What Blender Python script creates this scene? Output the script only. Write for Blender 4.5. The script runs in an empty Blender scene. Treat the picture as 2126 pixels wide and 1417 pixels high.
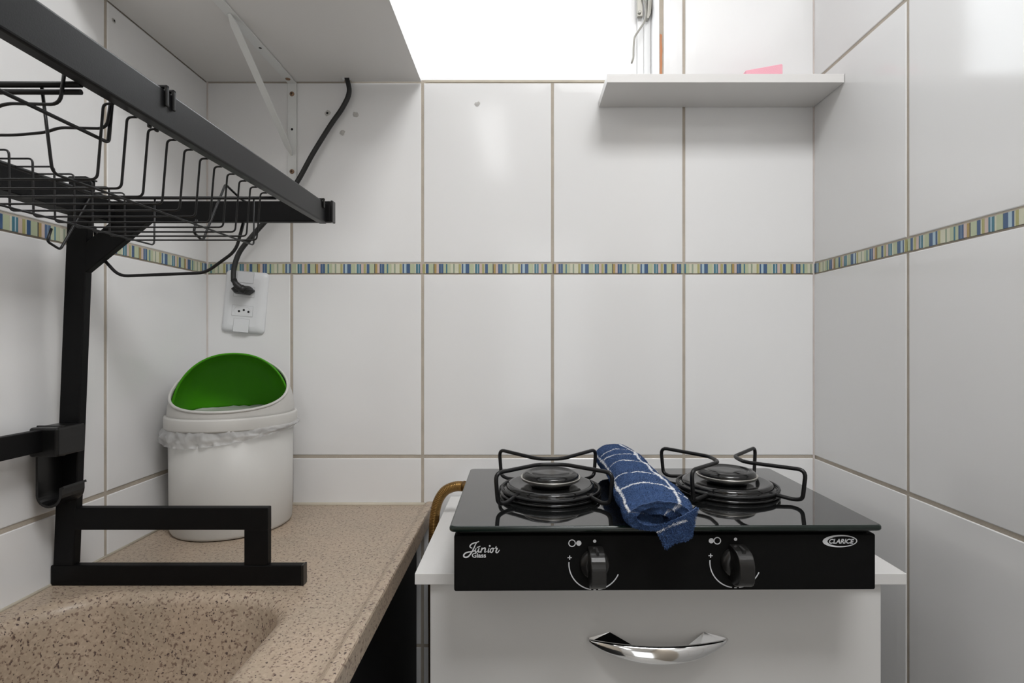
import bpy, bmesh, math, random
from mathutils import Vector, Matrix, noise
random.seed(7)
sc = bpy.context.scene
C = sc.collection
F = 1116.0; EYE = 1.21          # focal length in pixels of a 2126 px wide frame, eye height

# ------------------------------------------------------------------ camera
cam = bpy.data.cameras.new('camera'); cam.sensor_width = 36; cam.lens = F/2126*36
cam.shift_x = (1063-1085)/2126; cam.clip_start = .02
co = bpy.data.objects.new('camera', cam); C.objects.link(co)
co.location = (0, 0, EYE); co.rotation_euler = (math.pi/2, 0, 0)
sc.camera = co
# ------------------------------------------------------------------ light
w = bpy.data.worlds.new('sky'); sc.world = w; w.use_nodes = True
w.node_tree.nodes['Background'].inputs[0].default_value = (.93, .96, 1, 1)
w.node_tree.nodes['Background'].inputs[1].default_value = 2.5
def area(name, loc, rot, sx, sy, power, col=(1, 1, 1)):
    l = bpy.data.lights.new(name, 'AREA'); l.shape = 'RECTANGLE'; l.size = sx; l.size_y = sy
    l.energy = power; l.color = col
    o = bpy.data.objects.new(name, l); C.objects.link(o); o.location = loc; o.rotation_euler = rot
    return o
area('window_daylight', (-.03, 1.27, 2.05), (math.radians(-90), 0, 0), .62, .66, 4.3, (.93, .98, 1))
area('added_rear_light', (-.20, -1.6, 2.54), (0, 0, 0), .17, 1.3, 3.6, (.995, .995, 1))  # added unseen rear lamp, stretched lengthwise for its reflection in the tiles
area('rear_fill_light', (.20, -2.39, 1.1), (math.radians(90), 0, 0), .70, 1.9, 5.2, (.95, .98, 1))  # added fill in front of the closed rear wall, which has no doorway
area('added_overhead_light', (0.28, -.12, 2.53), (0, 0, 0), .5, .5, 17.8, (.995, .995, 1))  # added unseen lamp, gives the overhead light a source
sc.view_settings.view_transform = 'Standard'; sc.view_settings.look = 'None'
sc.view_settings.gamma = 1; sc.view_settings.use_curve_mapping = False
sc.view_settings.exposure = 0.0

# ------------------------------------------------------------------ helpers
def P(px, py, Y):
    """point at depth Y seen at pixel (px,py)"""
    return Vector(((px-1085)/F*Y, Y, EYE-(py-708.5)/F*Y))
def Zh(h): return EYE-h
OFF = {}
def reg(o, off): OFF[o.name] = Vector(off); return o
def thing(name, loc, label, cat, group=None):
    o = bpy.data.objects.new(name, None); C.objects.link(o); o.location = loc; o.empty_display_size = .05
    o['label'] = label; o['category'] = cat
    if group: o['group'] = group
    return reg(o, loc)
class G:
    def __init__(s): s.v = []; s.f = []; s.m = []; s.sm = []
    def add(s, vs, fs, mi=0, smooth=False):
        n = len(s.v); s.v += [Vector(v) for v in vs]
        for f in fs: s.f.append([i+n for i in f]); s.m.append(mi); s.sm.append(smooth)
        return s
    def box(s, x0, x1, y0, y1, z0, z1, mi=0):
        vs = [(x, y, z) for x in (x0, x1) for y in (y0, y1) for z in (z0, z1)]
        return s.add(vs, [(0, 1, 3, 2), (4, 6, 7, 5), (0, 4, 5, 1), (2, 3, 7, 6), (0, 2, 6, 4), (1, 5, 7, 3)], mi)
    def prism(s, poly, axis, a, b, mi=0, smooth=False):
        """poly of 2D points extruded along axis ('y' : poly=(x,z); 'x' : (y,z); 'z' : (x,y))"""
        def mk(p, t):
            return {'y': (p[0], t, p[1]), 'x': (t, p[0], p[1]), 'z': (p[0], p[1], t)}[axis]
        n = len(poly)
        vs = [mk(p, a) for p in poly]+[mk(p, b) for p in poly]
        s.add(vs, [tuple(range(n))[::-1], tuple(range(n, 2*n))], mi)
        k = len(s.v)-2*n
        for i in range(n):
            j = (i+1) % n
            s.f.append([k+i, k+j, k+n+j, k+n+i]); s.m.append(mi); s.sm.append(smooth)
        return s
    def tube(s, pts, r, seg=8, fillet=0, closed=False, mi=0, flat=1.0):
        pts = [Vector(p) for p in pts]
        if fillet: pts = rounded(pts, fillet, closed)
        n = len(pts); rs = r if isinstance(r, (list, tuple)) else [r]*n
        if len(rs) != n: rs = [rs[min(len(rs)-1, int(i*len(rs)/n))] for i in range(n)]
        T = []
        for i in range(n):
            if closed: t = pts[(i+1) % n]-pts[i-1]
            else: t = pts[min(i+1, n-1)]-pts[max(i-1, 0)]
            T.append(t.normalized())
        up = Vector((0, 0, 1)) if abs(T[0].z) < .9 else Vector((1, 0, 0))
        nrm = (up-T[0]*up.dot(T[0])).normalized()
        k = len(s.v)
        for i in range(n):
            nrm = (nrm-T[i]*nrm.dot(T[i])).normalized(); b = T[i].cross(nrm)
            for j in range(seg):
                a = 2*math.pi*j/seg
                s.v.append(pts[i]+nrm*(math.cos(a)*rs[i])+b*(math.sin(a)*rs[i]*flat))
        m = n if closed else n-1
        for i in range(m):
            for j in range(seg):
                a = k+i*seg; b2 = k+((i+1) % n)*seg; j2 = (j+1) % seg
                s.f.append([a+j, a+j2, b2+j2, b2+j]); s.m.append(mi); s.sm.append(True)
        if not closed:
            s.f.append([k+j for j in range(seg)][::-1]); s.m.append(mi); s.sm.append(False)
            s.f.append([k+(n-1)*seg+j for j in range(seg)]); s.m.append(mi); s.sm.append(False)
        return s
    def lathe(s, prof, c, seg=48, mi=0, smooth=True, axis='z'):
        """prof (r, h) about vertical axis at c (or along -y)"""
        k = len(s.v); n = len(prof)
        for r, h in prof:
            for j in range(seg):
                a = 2*math.pi*j/seg
                if axis == 'z': s.v.append(Vector((c[0]+r*math.cos(a), c[1]+r*math.sin(a), c[2]+h)))
                else: s.v.append(Vector((c[0]+r*math.cos(a), c[1]-h, c[2]+r*math.sin(a))))
        for i in range(n-1):
            for j in range(seg):
                j2 = (j+1) % seg
                s.f.append([k+i*seg+j, k+i*seg+j2, k+(i+1)*seg+j2, k+(i+1)*seg+j]); s.m.append(mi); s.sm.append(smooth)
        if prof[0][0] > 1e-6: s.f.append([k+j for j in range(seg)][::-1]); s.m.append(mi); s.sm.append(False)
        if prof[-1][0] > 1e-6: s.f.append([k+(n-1)*seg+j for j in range(seg)]); s.m.append(mi); s.sm.append(False)
        return s
    def build(s, name, mats, parent=None, label=None, cat=None, kind=None, bevel=0, seg=2, loc=None, group=None, merge=False):
        off = OFF.get(parent.name, Vector((0, 0, 0))) if parent else Vector(loc or (0, 0, 0))
        me = bpy.data.meshes.new(name)
        me.from_pydata([v-off for v in s.v], [], s.f)
        mats = mats if isinstance(mats, (list, tuple)) else [mats]
        for m in mats: me.materials.append(m)
        me.polygons.foreach_set('material_index', s.m); me.polygons.foreach_set('use_smooth', s.sm)
        bm = bmesh.new(); bm.from_mesh(me)
        if merge: bmesh.ops.remove_doubles(bm, verts=bm.verts, dist=1e-6)
        bmesh.ops.recalc_face_normals(bm, faces=bm.faces); bm.to_mesh(me); bm.free()
        o = bpy.data.objects.new(name, me); C.objects.link(o)
        if parent: o.parent = parent
        else: o.location = off
        reg(o, off)
        if bevel:
            b = o.modifiers.new('bevel', 'BEVEL'); b.width = bevel; b.segments = seg; b.limit_method = 'ANGLE'; b.angle_limit = math.radians(35)
        if label: o['label'] = label
        if cat: o['category'] = cat
        if kind: o['kind'] = kind
        if group: o['group'] = group
        return o
def rounded(pts, r, closed=False, k=5):
    out = []; n = len(pts)
    for i, p in enumerate(pts):
        if not closed and i in (0, n-1): out.append(p); continue
        a = pts[i-1]-p; b = pts[(i+1) % n]-p
        rr = min(r, a.length*.48, b.length*.48)
        A = p+a.normalized()*rr; B = p+b.normalized()*rr
        for q in range(k+1):
            t = q/k; out.append(A*(1-t)**2+p*2*t*(1-t)+B*t*t)
    return out
def rrect(x0, x1, z0, z1, r, k=6):
    o = []
    for cx, cz, a0 in ((x1-r, z1-r, 0), (x0+r, z1-r, 90), (x0+r, z0+r, 180), (x1-r, z0+r, 270)):
        for q in range(k+1):
            a = math.radians(a0+90*q/k); o.append((cx+r*math.cos(a), cz+r*math.sin(a)))
    return o

# ------------------------------------------------------------------ materials
def mat(name, col, rough=.5, metal=0, spec=.5, bump=0, bscale=200, var=0, vscale=8, trans=0, alpha=1, coat=0):
    m = bpy.data.materials.new(name); m.use_nodes = True; nt = m.node_tree; b = nt.nodes['Principled BSDF']
    b.inputs['Base Color'].default_value = (*col, 1); b.inputs['Roughness'].default_value = rough
    b.inputs['Metallic'].default_value = metal; b.inputs['Specular IOR Level'].default_value = spec
    b.inputs['Transmission Weight'].default_value = trans; b.inputs['Alpha'].default_value = alpha
    b.inputs['Coat Weight'].default_value = coat
    tc = nt.nodes.new('ShaderNodeTexCoord')
    if bump:
        n = nt.nodes.new('ShaderNodeTexNoise'); n.inputs['Scale'].default_value = bscale; n.inputs['Detail'].default_value = 3
        bp = nt.nodes.new('ShaderNodeBump'); bp.inputs['Strength'].default_value = bump; bp.inputs['Distance'].default_value = .001
        nt.links.new(tc.outputs['Object'], n.inputs['Vector']); nt.links.new(n.outputs['Fac'], bp.inputs['Height'])
        nt.links.new(bp.outputs['Normal'], b.inputs['Normal'])
    if var:
        n = nt.nodes.new('ShaderNodeTexNoise'); n.inputs['Scale'].default_value = vscale; n.inputs['Detail'].default_value = 4
        mx = nt.nodes.new('ShaderNodeMix'); mx.data_type = 'RGBA'
        mx.inputs[6].default_value = (*[max(0, c*(1-var)) for c in col], 1); mx.inputs[7].default_value = (*[min(1, c*(1+var)) for c in col], 1)
        nt.links.new(tc.outputs['Object'], n.inputs['Vector']); nt.links.new(n.outputs['Fac'], mx.inputs[0]); nt.links.new(mx.outputs[2], b.inputs['Base Color'])
    return m
M = {}
M['tile'] = mat('glazed_tile', (.79, .79, .79), .13, spec=.5, bump=.05, bscale=60)
M['grout'] = mat('old_grout', (.45, .40, .335), .9, bump=.5, bscale=500, var=.22, vscale=30)
M['cgrout'] = mat('corner_grout', (.60, .55, .52), .85, var=.15, vscale=40)
M['paint'] = mat('white_paint', (.8, .8, .8), .7)
M['floor'] = mat('floor_tile', (.60, .59, .57), .4, var=.1)
M['laminate'] = mat('white_laminate', (.72, .71, .695), .42, bump=.06, bscale=900)
M['lam_edge'] = mat('laminate_edge', (.78, .77, .75), .5, bump=.2, bscale=700)
M['white_metal'] = mat('white_enamel_metal', (.72, .73, .72), .35)
M['screw'] = mat('rusty_screw', (.30, .19, .12), .5, metal=.5)
M['black'] = mat('black_powder_coat', (.0030, .0030, .0033), .5, spec=.16, bump=.10, bscale=700, var=.3, vscale=60)
M['rail'] = mat('black_satin_coat', (.006, .006, .0064), .36, spec=.26, bump=.04, bscale=900)
M['wire'] = mat('black_wire_coat', (.006, .006, .0065), .38, spec=.35)
M['bplastic'] = mat('black_plastic', (.006, .006, .006), .3, spec=.4)
M['bpanel'] = mat('black_steel_panel', (.0035, .0035, .0035), .6, spec=.12, bump=.1, bscale=1500)
M['enamel'] = mat('black_enamel', (.008, .008, .008), .09)
M['cap'] = mat('burner_cap_enamel', (.010, .010, .010), .2, bump=.05, bscale=300)
M['rubber'] = mat('black_rubber', (.012, .012, .012), .5)
M['hole'] = mat('dark_hole', (.01, .01, .01), .9)
M['knob'] = mat('smoked_plastic', (.014, .0135, .013), .25)
M['print'] = mat('grey_white_print', (.62, .63, .65), .6)
M['chrome'] = mat('chrome', (.80, .80, .80), .08, metal=1)
M['alu'] = mat('aged_aluminium', (.30, .29, .26), .45, metal=.6)
M['silver'] = mat('aluminium_ring', (.62, .60, .56), .35, metal=.9)
M['frame_white'] = mat('white_window_frame', (.82, .82, .82), .4)
M['brass'] = mat('yellow_gas_hose', (.27, .155, .05), .3, metal=.85)
M['blackcab'] = mat('black_cabinet', (.006, .006, .007), .6, spec=.2)
M['bin'] = mat('white_bin_plastic', (.60, .59, .565), .45, bump=.06, bscale=300)  # white plastic, albedo lowered to carry the shelf's shade on the bin
M['green'] = mat('green_lid_plastic', (.050, .27, .003), .38, spec=.2)
M['socket'] = mat('white_socket_plastic', (.74, .75, .77), .3)
M['socket_line'] = mat('socket_seam', (.35, .35, .36), .6)
M['pink'] = mat('pink_foam', (.85, .42, .50), .8, bump=.5, bscale=600)
M['brick'] = mat('exposed_brick', (.55, .24, .12), .9, bump=.6, bscale=300)
M['sealant'] = mat('beige_sealant', (.52, .47, .38), .7, var=.2, vscale=40)
M['chip'] = mat('grey_filler', (.50, .49, .47), .8, var=.3, vscale=300)
def glass_pane():
    m = bpy.data.materials.new('window_glass'); m.use_nodes = True; nt = m.node_tree; nt.nodes.clear()
    o = nt.nodes.new('ShaderNodeOutputMaterial'); mx = nt.nodes.new('ShaderNodeMixShader'); t = nt.nodes.new('ShaderNodeBsdfTransparent')
    g = nt.nodes.new('ShaderNodeBsdfGlossy'); g.inputs['Roughness'].default_value = .02; mx.inputs[0].default_value = .06
    nt.links.new(t.outputs[0], mx.inputs[1]); nt.links.new(g.outputs[0], mx.inputs[2]); nt.links.new(mx.outputs[0], o.inputs[0]); return m
M['pane'] = glass_pane()
# cooktop glass: black back-painted glass with a green edge tint
M['ckglass'] = mat('black_tempered_glass', (.009, .0095, .0095), .03, spec=1.0, coat=.5)
M['glass_edge'] = mat('glass_edge_green', (.007, .014, .011), .15, spec=.5)
def bag():
    m = bpy.data.materials.new('thin_plastic_bag'); m.use_nodes = True; nt = m.node_tree; b = nt.nodes['Principled BSDF']
    b.inputs['Base Color'].default_value = (.82, .82, .82, 1); b.inputs['Roughness'].default_value = .3; b.inputs['Alpha'].default_value = .42
    return m
M['bag'] = bag()
def stone():
    m = bpy.data.materials.new('speckled_beige_stone'); m.use_nodes = True; nt = m.node_tree; b = nt.nodes['Principled BSDF']; L = nt.links.new
    tc = nt.nodes.new('ShaderNodeTexCoord')
    def nz(sc_, det, lo, hi, off=0):
        mp = nt.nodes.new('ShaderNodeMapping'); mp.inputs['Location'].default_value = (off, off*.7, off*.3)
        n = nt.nodes.new('ShaderNodeTexNoise'); n.inputs['Scale'].default_value = sc_; n.inputs['Detail'].default_value = det
        r = nt.nodes.new('ShaderNodeMapRange'); r.inputs[1].default_value = lo; r.inputs[2].default_value = hi
        L(tc.outputs['Object'], mp.inputs[0]); L(mp.outputs[0], n.inputs['Vector']); L(n.outputs['Fac'], r.inputs[0]); return r.outputs[0]
    def mix(fac, a, c):
        x = nt.nodes.new('ShaderNodeMix'); x.data_type = 'RGBA'; L(fac, x.inputs[0])
        if isinstance(a, tuple): x.inputs[6].default_value = (*a, 1)
        else: L(a, x.inputs[6])
        x.inputs[7].default_value = (*c, 1); return x.outputs[2]
    c = mix(nz(14, 3, .35, .65), (.43, .338, .252), (.385, .312, .235))
    c = mix(nz(190, 2, .50, .75, 3), c, (.50, .40, .31))
    c = mix(nz(250, 2, .57, .66, 9), c, (.20, .138, .106))
    c = mix(nz(290, 1, .65, .70, 21), c, (.080, .052, .046))
    L(c, b.inputs['Base Color']); b.inputs['Roughness'].default_value = .38
    return m
M['stone'] = stone()

# ------------------------------------------------------------------ the room
XL, XR, YB = -.616, .569, 1.05
REC = .0016                       # grout lies this far behind the tile faces
wx0, wx1, wz0, wz1 = -.33, .268, Zh(-.511), Zh(-1.16)
def structure(name, g, m):
    o = g.build(name, m, kind='structure'); return o
structure('floor', G().box(-.9, .9, -2.5, 1.3, -.1, 0), M['floor'])
structure('ceiling', G().box(-.9, .9, -2.5, 1.3, 2.6, 2.7), M['paint'])
g = G(); y0, y1 = YB+REC, YB+.15
g.box(XL-.2, XR+.2, y0, y1, 0, wz0); g.box(XL-.2, XR+.2, y0, y1, wz1, 2.6)
g.box(XL-.2, wx0, y0, y1, wz0, wz1); g.box(wx1, XR+.2, y0, y1, wz0, wz1)
wall_b = structure('wall_back', g, M['grout'])
wall_l = structure('wall_left', G().box(XL-REC-.12, XL-REC, -2.5, YB+REC, 0, 2.6), M['grout'])
wall_r = structure('wall_right', G().box(XR+REC, XR+REC+.12, -2.5, YB+REC, 0, 2.6), M['grout'])
g = G(); g.box(XL, XR, -2.5, -2.4, 0, 2.6)
structure('wall_front', g, M['paint'])
# plastered reveal of the window and the white sill
g = G(); g.box(wx1-.0015, wx1+.001, YB+REC+.001, YB+.15, wz0, wz1); g.box(wx0-.001, wx0+.0015, YB+REC+.001, YB+.15, wz0, wz1)
g.box(wx0, wx1, YB+REC+.002, YB+.15, wz0-.001, wz0+.0012); g.box(wx0, wx1, YB+REC+.002, YB+.15, wz1-.0012, wz1+.001)
rv = structure('trim_1', g, M['paint'])

TM = {}
def tile_mesh(wd, ht):
    key = (round(wd, 4), round(ht, 4))
    if key in TM: return TM[key]
    me = bpy.data.meshes.new('tile'); vs = []; fs = []
    lv = [(0, .0035), (0, .0011), (.0012, .0004), (.019, 0)]
    ins = min(.019, wd*.3, ht*.3)
    for i, (d, y) in enumerate(lv):
        d = min(d, ins)
        a, b = wd/2-d, ht/2-d
        vs += [(-a, y, -b), (a, y, -b), (a, y, b), (-a, y, b)]
    for i in range(len(lv)-1):
        for j in range(4):
            k = (j+1) % 4; fs.append((4*i+j, 4*i+k, 4*i+4+k, 4*i+4+j))
    n = 4*(len(lv)-1); fs.append((n, n+1, n+2, n+3))
    me.from_pydata(vs, [], fs); me.materials.append(M['tile']); me.update(); TM[key] = me; return me
rows = [(-1.21, -.957), (-.951, -.5975), (-.591, -.2282), (-.2216, .1305), (.1545, .5045), (.5105, .8605), (.8665, 1.2165), (1.2225, 1.385)]
def put_tile(parent, u0, u1, h0, h1, side):
    o = bpy.data.objects.new('tile', tile_mesh(u1-u0, h1-h0)); C.objects.link(o); o.parent = parent
    u, z = (u0+u1)/2, EYE+(h0+h1)/2
    rz = {'b': 0, 'l': math.pi/2, 'r': -math.pi/2}[side]
    o.location = {'b': (u, YB, z), 'l': (XL, u, z), 'r': (XR, u, z)}[side]
    o.rotation_euler = (math.radians(random.uniform(-.06, .06)), 0, rz+math.radians(random.uniform(-.06, .06)))
cols_b = [(XL+.0005, -.4545), (-.449, -.1985), (-.193, .0555), (.061, .3125), (.318, XR-.001)]
for h0, h1 in rows:
    for u0, u1 in cols_b:
        if h0 > .5 and h0 < 1.1:            # beside the window
            if u1 <= wx0: put_tile(wall_b, u0, u1, h0, h1, 'b')
            elif u0 < wx0: put_tile(wall_b, u0, wx0-.007, h0, h1, 'b')
            elif u1 > wx1 and u0 < wx1: put_tile(wall_b, wx1+.0075, u1, h0, h1, 'b')
            elif u0 > wx1: put_tile(wall_b, u0, u1, h0, h1, 'b')
        else: put_tile(wall_b, u0, u1, h0, h1, 'b')
cols_s = [(.7975+.0005, YB-.0008)]
for k in range(4): cols_s.append((.7925-.2552*k-.2497, .7925-.2552*k))
for s, wl in (('l', wall_l), ('r', wall_r)):
    for h0, h1 in rows:
        for u0, u1 in cols_s: put_tile(wl, u0, u1, h0, h1, s)

# coloured border strip: short listello pieces of narrow glazed bars
PAL = [mat('bar_blue', (.06, .115, .225), .2), mat('bar_pale_green', (.45, .50, .34), .22), mat('bar_cream', (.60, .60, .47), .22),
       mat('bar_light_blue', (.40, .52, .58), .2), mat('bar_olive', (.40, .38, .17), .22), mat('bar_teal', (.07, .19, .25), .2),
       mat('bar_ochre', (.40, .29, .11), .22), mat('bar_pink', (.58, .47, .42), .22), mat('bar_dark', (.09, .09, .09), .3), mat('bar_grey_green', (.30, .36, .27), .22)]
SEQ = [(18, 0), (4, 3), (20, 0), (25, 1), (13, 5), (30, 1), (27, 2), (13, 9), (40, 2), (20, 4), (8, 2), (14, 0), (24, 3), (34, 0), (42, 1), (15, 2), (18, 5), (8, 3), (14, 5),
       (26, 7), (20, 4), (9, 2), (26, 0), (47, 1), (8, 8), (20, 6), (24, 7)]
def border(parent, u0, u1, start, side):
    g = G(); u = u0; i = start % len(SEQ); h0, h1 = Zh(-.1332), Zh(-.1512)
    while u < u1-1e-5:
        wd, c = SEQ[i]; wd *= .000204; i = (i+1) % len(SEQ); a, b = u, min(u+wd, u1); u += wd
        d = random.uniform(-.0001, .0004); pad = .00012
        if b-a < .0004: continue
        zz = random.uniform(-.0003, .0003)
        if side == 'b': g.box(a+pad, b-pad, YB-d, YB+REC+.001, h0+zz, h1+zz, c)
        elif side == 'l': g.box(XL-REC-.001, XL+d, a+pad, b-pad, h0+zz, h1+zz, c)
        else: g.box(XR-d, XR+REC+.001, a+pad, b-pad, h0+zz, h1+zz, c)
    g.build('border_tile', PAL, parent); return i
i = 3
for u0, u1 in [(XL+.001, -.4535), (-.4512, -.197), (-.1948, .0572), (.0594, .3142), (.3164, XR-.001)]: i = border(wall_b, u0, u1, i, 'b')
for s, wl in (('l', wall_l), ('r', wall_r)):
    i = 5
    for k in range(5):
        b1 = YB-.001 if k == 0 else .794-.2552*(k-1); b0 = .796-.2552*k
        i = border(wl, b0, b1, i+4, s)

for x_, wl in ((XL, wall_l), (XR, wall_r)):
    d = 1 if x_ < 0 else -1
    G().prism([(x_-d*.001, YB-.0016), (x_+d*.0006, YB-.0012), (x_+d*.0014, YB-.0004), (x_+d*.0018, YB+.001), (x_-d*.001, YB+.001)], 'z', 0, 2.6).build('corner_grout', M['cgrout'], wl)
# drill holes and chipped glaze in the walls
def chip(parent, p, r, side='b', hole=True):
    g = G(); n = 9; a0 = random.random()
    def pt(u, v, d):
        return Vector((p[0]+u, p[1]-d, p[2]+v)) if side == 'b' else Vector((p[0]+d, p[1]+u, p[2]+v))
    out = [pt(r*random.uniform(.6, 1.2)*math.cos(a0+6.283*k/n), r*random.uniform(.6, 1.2)*math.sin(a0+6.283*k/n), .0004) for k in range(n)]
    g.add(out+[pt(0, 0, .0009)], [(k, (k+1) % n, n) for k in range(n)])
    if hole:
        q = [pt(r*.38*math.cos(6.283*k/8), r*.38*math.sin(6.283*k/8), .0013) for k in range(8)]
        g.add(q, [tuple(range(8))], 1)
    g.build('drill_hole', [M['chip'], M['hole']], parent)
for px, py, r, h in ((991, 216, .0052, 0), (680, 235, .006, 1), (739, 238, .007, 0), (711, 276, .006, 0)): chip(wall_b, P(px, py, YB), r, 'b', h)
pl = P(236, 43, -XL*F/(1085-236)); pl.x = XL; chip(wall_l, pl, .004, 'l', 1)
# brick showing along the right window edge and below the opening
g = G(); zz_ = [Zh(-.505-.012*k) for k in range(9)]
g.prism([(wx1+.0004, z) for z in zz_]+[(wx1+.0045+random.uniform(-.0016, .0012), z+random.uniform(-.003, .003)) for z in zz_[::-1]], 'y', YB-.0002, YB+REC+.001); g.build('exposed_brick', M['brick'], wall_b, bevel=.0008)
g = G(); g.box(-.19, .16, YB+.0004, YB+REC+.001, Zh(-.5062), Zh(-.5106)); g.build('exposed_brick', M['sealant'], wall_b)

# ------------------------------------------------------------------ window
fy = 1.115
win = bpy.data.objects.new('window_1', None); C.objects.link(win); win['kind'] = 'structure'; reg(win, (0, 0, 0))
g = G(); a, b, z0, z1 = wx0+.002, wx1-.002, wz0+.002, wz1-.002
for k, (d, yy) in enumerate(((.014, fy+.015), (.027, fy+.008), (.039, fy))):
    p = 0 if k == 0 else (.014, .027)[k-1]
    yf = fy+(.000, .004, .009)[k]
    g.box(b-d, b-p, yf, fy+.035, z0, z1); g.box(a+p, a+d, yf, fy+.035, z0, z1)
    g.box(a+d, b-d, yf, fy+.035, z0+p, z0+d); g.box(a+d, b-d, yf, fy+.035, z1-d, z1-p)
wf = g.build('window_frame', M['frame_white'], win, bevel=.0008)
G().box(a+.036, b-.036, fy+.02, fy+.024, z0+.036, z1-.036).build('window_pane', M['pane'], win)
# lever latch
lt = bpy.data.objects.new('window_latch', None)
g = G(); q = P(1322, 36, fy-.002); q2 = P(1334, -60, fy-.002)
g.box(q.x, q2.x, fy-.006, fy+.002, q.z, q2.z)
ltp = g.build('window_latch', M['alu'], win, bevel=.001)
g = G(); r_ = P(1328, 25, fy-.008); g.lathe([(.0032, 0), (.0032, .003), (.0018, .0042)], (r_.x, fy-.006, r_.z), 16, axis='y'); g.build('rivet', M['alu'], ltp)
g = G(); g.tube([P(1338, -60, fy-.012), P(1334, -10, fy-.012), P(1341, 12, fy-.014), P(1342, 30, fy-.02), P(1338, 46, fy-.026), P(1317, 77, fy-.034), P(1315, 100, fy-.034), P(1315, 120, fy-.034), P(1311, 131, fy-.036)], .0021, 10, .006)
g.build('lever', M['alu'], ltp)
g = G(); q = [P(x, y, fy-.004) for x, y in ((1344, -60), (1354, -60), (1352, 10), (1350, 32), (1345, 43), (1341, 43), (1343, 10))]
g.prism([(v.x, v.z) for v in q], 'y', fy-.012, fy); g.build('catch_plate', M['alu'], ltp, bevel=.0008)

# ------------------------------------------------------------------ countertop with moulded basin
CT = Zh(.318)
ct = thing('countertop', (-.4, .3, CT), 'beige brown speckled stone worktop with a raised front lip along the left wall', 'countertop')
def loop(x0, x1, y0, y1, r, z, k=8):
    return [Vector((p[0], p[1], z)) for p in rrect(x0, x1, y0, y1, r, k)]
bx0, bx1, by0, by1, br = -.590, -.268, .20, .688, .075
prof = []                                  # (inset, drop) round over then steep wall then floor
R = .016
for q in range(7):
    a = math.radians(90*q/6*.92); prof.append((R*math.sin(a), R*(1-math.cos(a))))
prof += [(.0185, .03), (.024, .07), (.034, .12), (.045, .140), (.065, .152), (.10, .156)]
loops = [loop(bx0+i_, bx1-i_, by0+i_, by1-i_, max(.02, br-i_*.5), CT-d_) for i_, d_ in prof]
N = len(loops[0])
bm = bmesh.new()
x0, x1, y0, y1 = XL, -.197, -.6, YB
outer = [bm.verts.new((x0+(x1-x0)*t, y0, CT)) for t in (0, .5, 1)]+[bm.verts.new((x1, y1*t+y0*(1-t), CT)) for t in (.5, 1)]+[bm.verts.new((x0, y1, CT))]
inn = [bm.verts.new(v) for v in loops[0]]
es = [bm.edges.new((outer[i], outer[(i+1) % len(outer)])) for i in range(len(outer))]+[bm.edges.new((inn[i], inn[(i+1) % N])) for i in range(N)]
bmesh.ops.triangle_fill(bm, edges=es, use_beauty=True, normal=(0, 0, 1))
bmesh.ops.recalc_face_normals(bm, faces=bm.faces)
bm.verts.index_update()
g = G(); g.add([v.co.copy() for v in bm.verts], [[v.index for v in f.verts] for f in bm.faces]); bm.free()
lip = [(-.197, 0), (-.192, .0012), (-.187, .0046), (-.1845, .0055), (-.177, .0055), (-.1745, .0045), (-.1735, .002), (-.1735, -.024), (-.1755, -.027), (-.205, -.027), (-.205, -.012), (XL, -.012)]
k = len(g.v)
for yy in (y0, YB):
    for x, z in lip: g.v.append(Vector((x, yy, CT+z)))
n = len(lip)
for i in range(n-1):
    if i == n-2: continue                    # underside is open above the basin
    g.f.append([k+i, k+i+1, k+n+i+1, k+n+i]); g.m.append(0); g.sm.append(False)
g.f.append([k+i for i in range(n)]); g.m.append(0); g.sm.append(False)
g.f.append([k+n+i for i in range(n)][::-1]); g.m.append(0); g.sm.append(False)
slab = g.build('slab', M['stone'], ct)
g = G(); k = 0
for L_ in loops: g.v += L_
for i in range(len(loops)-1):
    for j in range(N):
        j2 = (j+1) % N; g.f.append([i*N+j, i*N+j2, (i+1)*N+j2, (i+1)*N+j]); g.m.append(0); g.sm.append(True)
g.f.append([(len(loops)-1)*N+j for j in range(N)]); g.m.append(0); g.sm.append(True)
bas = g.build('basin', M['stone'], ct)
for p in bas.data.polygons: pass
bas.data.flip_normals() if bas.data.polygons[-1].normal.z < 0 else None
g = G(); g.lathe([(.034, 0), (.034, .002), (.028, .003), (.022, .0012), (.0, .001)], (-.43, .42, CT-.156), 32); g.build('drain', M['chrome'], ct)
g = G(); g.tube([(XL+.003, YB-.002, CT+.0005), (-.19, YB-.002, CT+.0005)], .0042, 8); g.tube([(XL+.001, YB-.003, CT+.0005), (XL+.001, -.2, CT+.0005)], .0022, 8)
g.build('sealant_bead', M['sealant'], ct)

# black cabinet under the worktop
cb = thing('sink_cabinet', (-.4, .3, 0), 'black cabinet under the beige stone worktop, beside the gap to the white cabinet', 'cabinet')
g = G(); zt = CT-.0275
g.box(-.222, -.212, -.6, 1.043, 0.02, zt); g.box(XL+.004, -.222, -.6, -.585, .02, zt); g.box(XL+.004, -.222, 1.028, 1.043, .02, zt); g.box(XL+.004, -.222, -.585, 1.028, .02, .035)
g.box(XL+.03, -.25, -.55, 1.0, 0, .02)
g.build('body', M['blackcab'], cb)
for k in range(3):
    a = -.595+.546*k; d = G().box(-.212, -.2055, a+.0015, a+.5445, .06, zt-.003).build('door', M['blackcab'], cb, bevel=.001)

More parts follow.
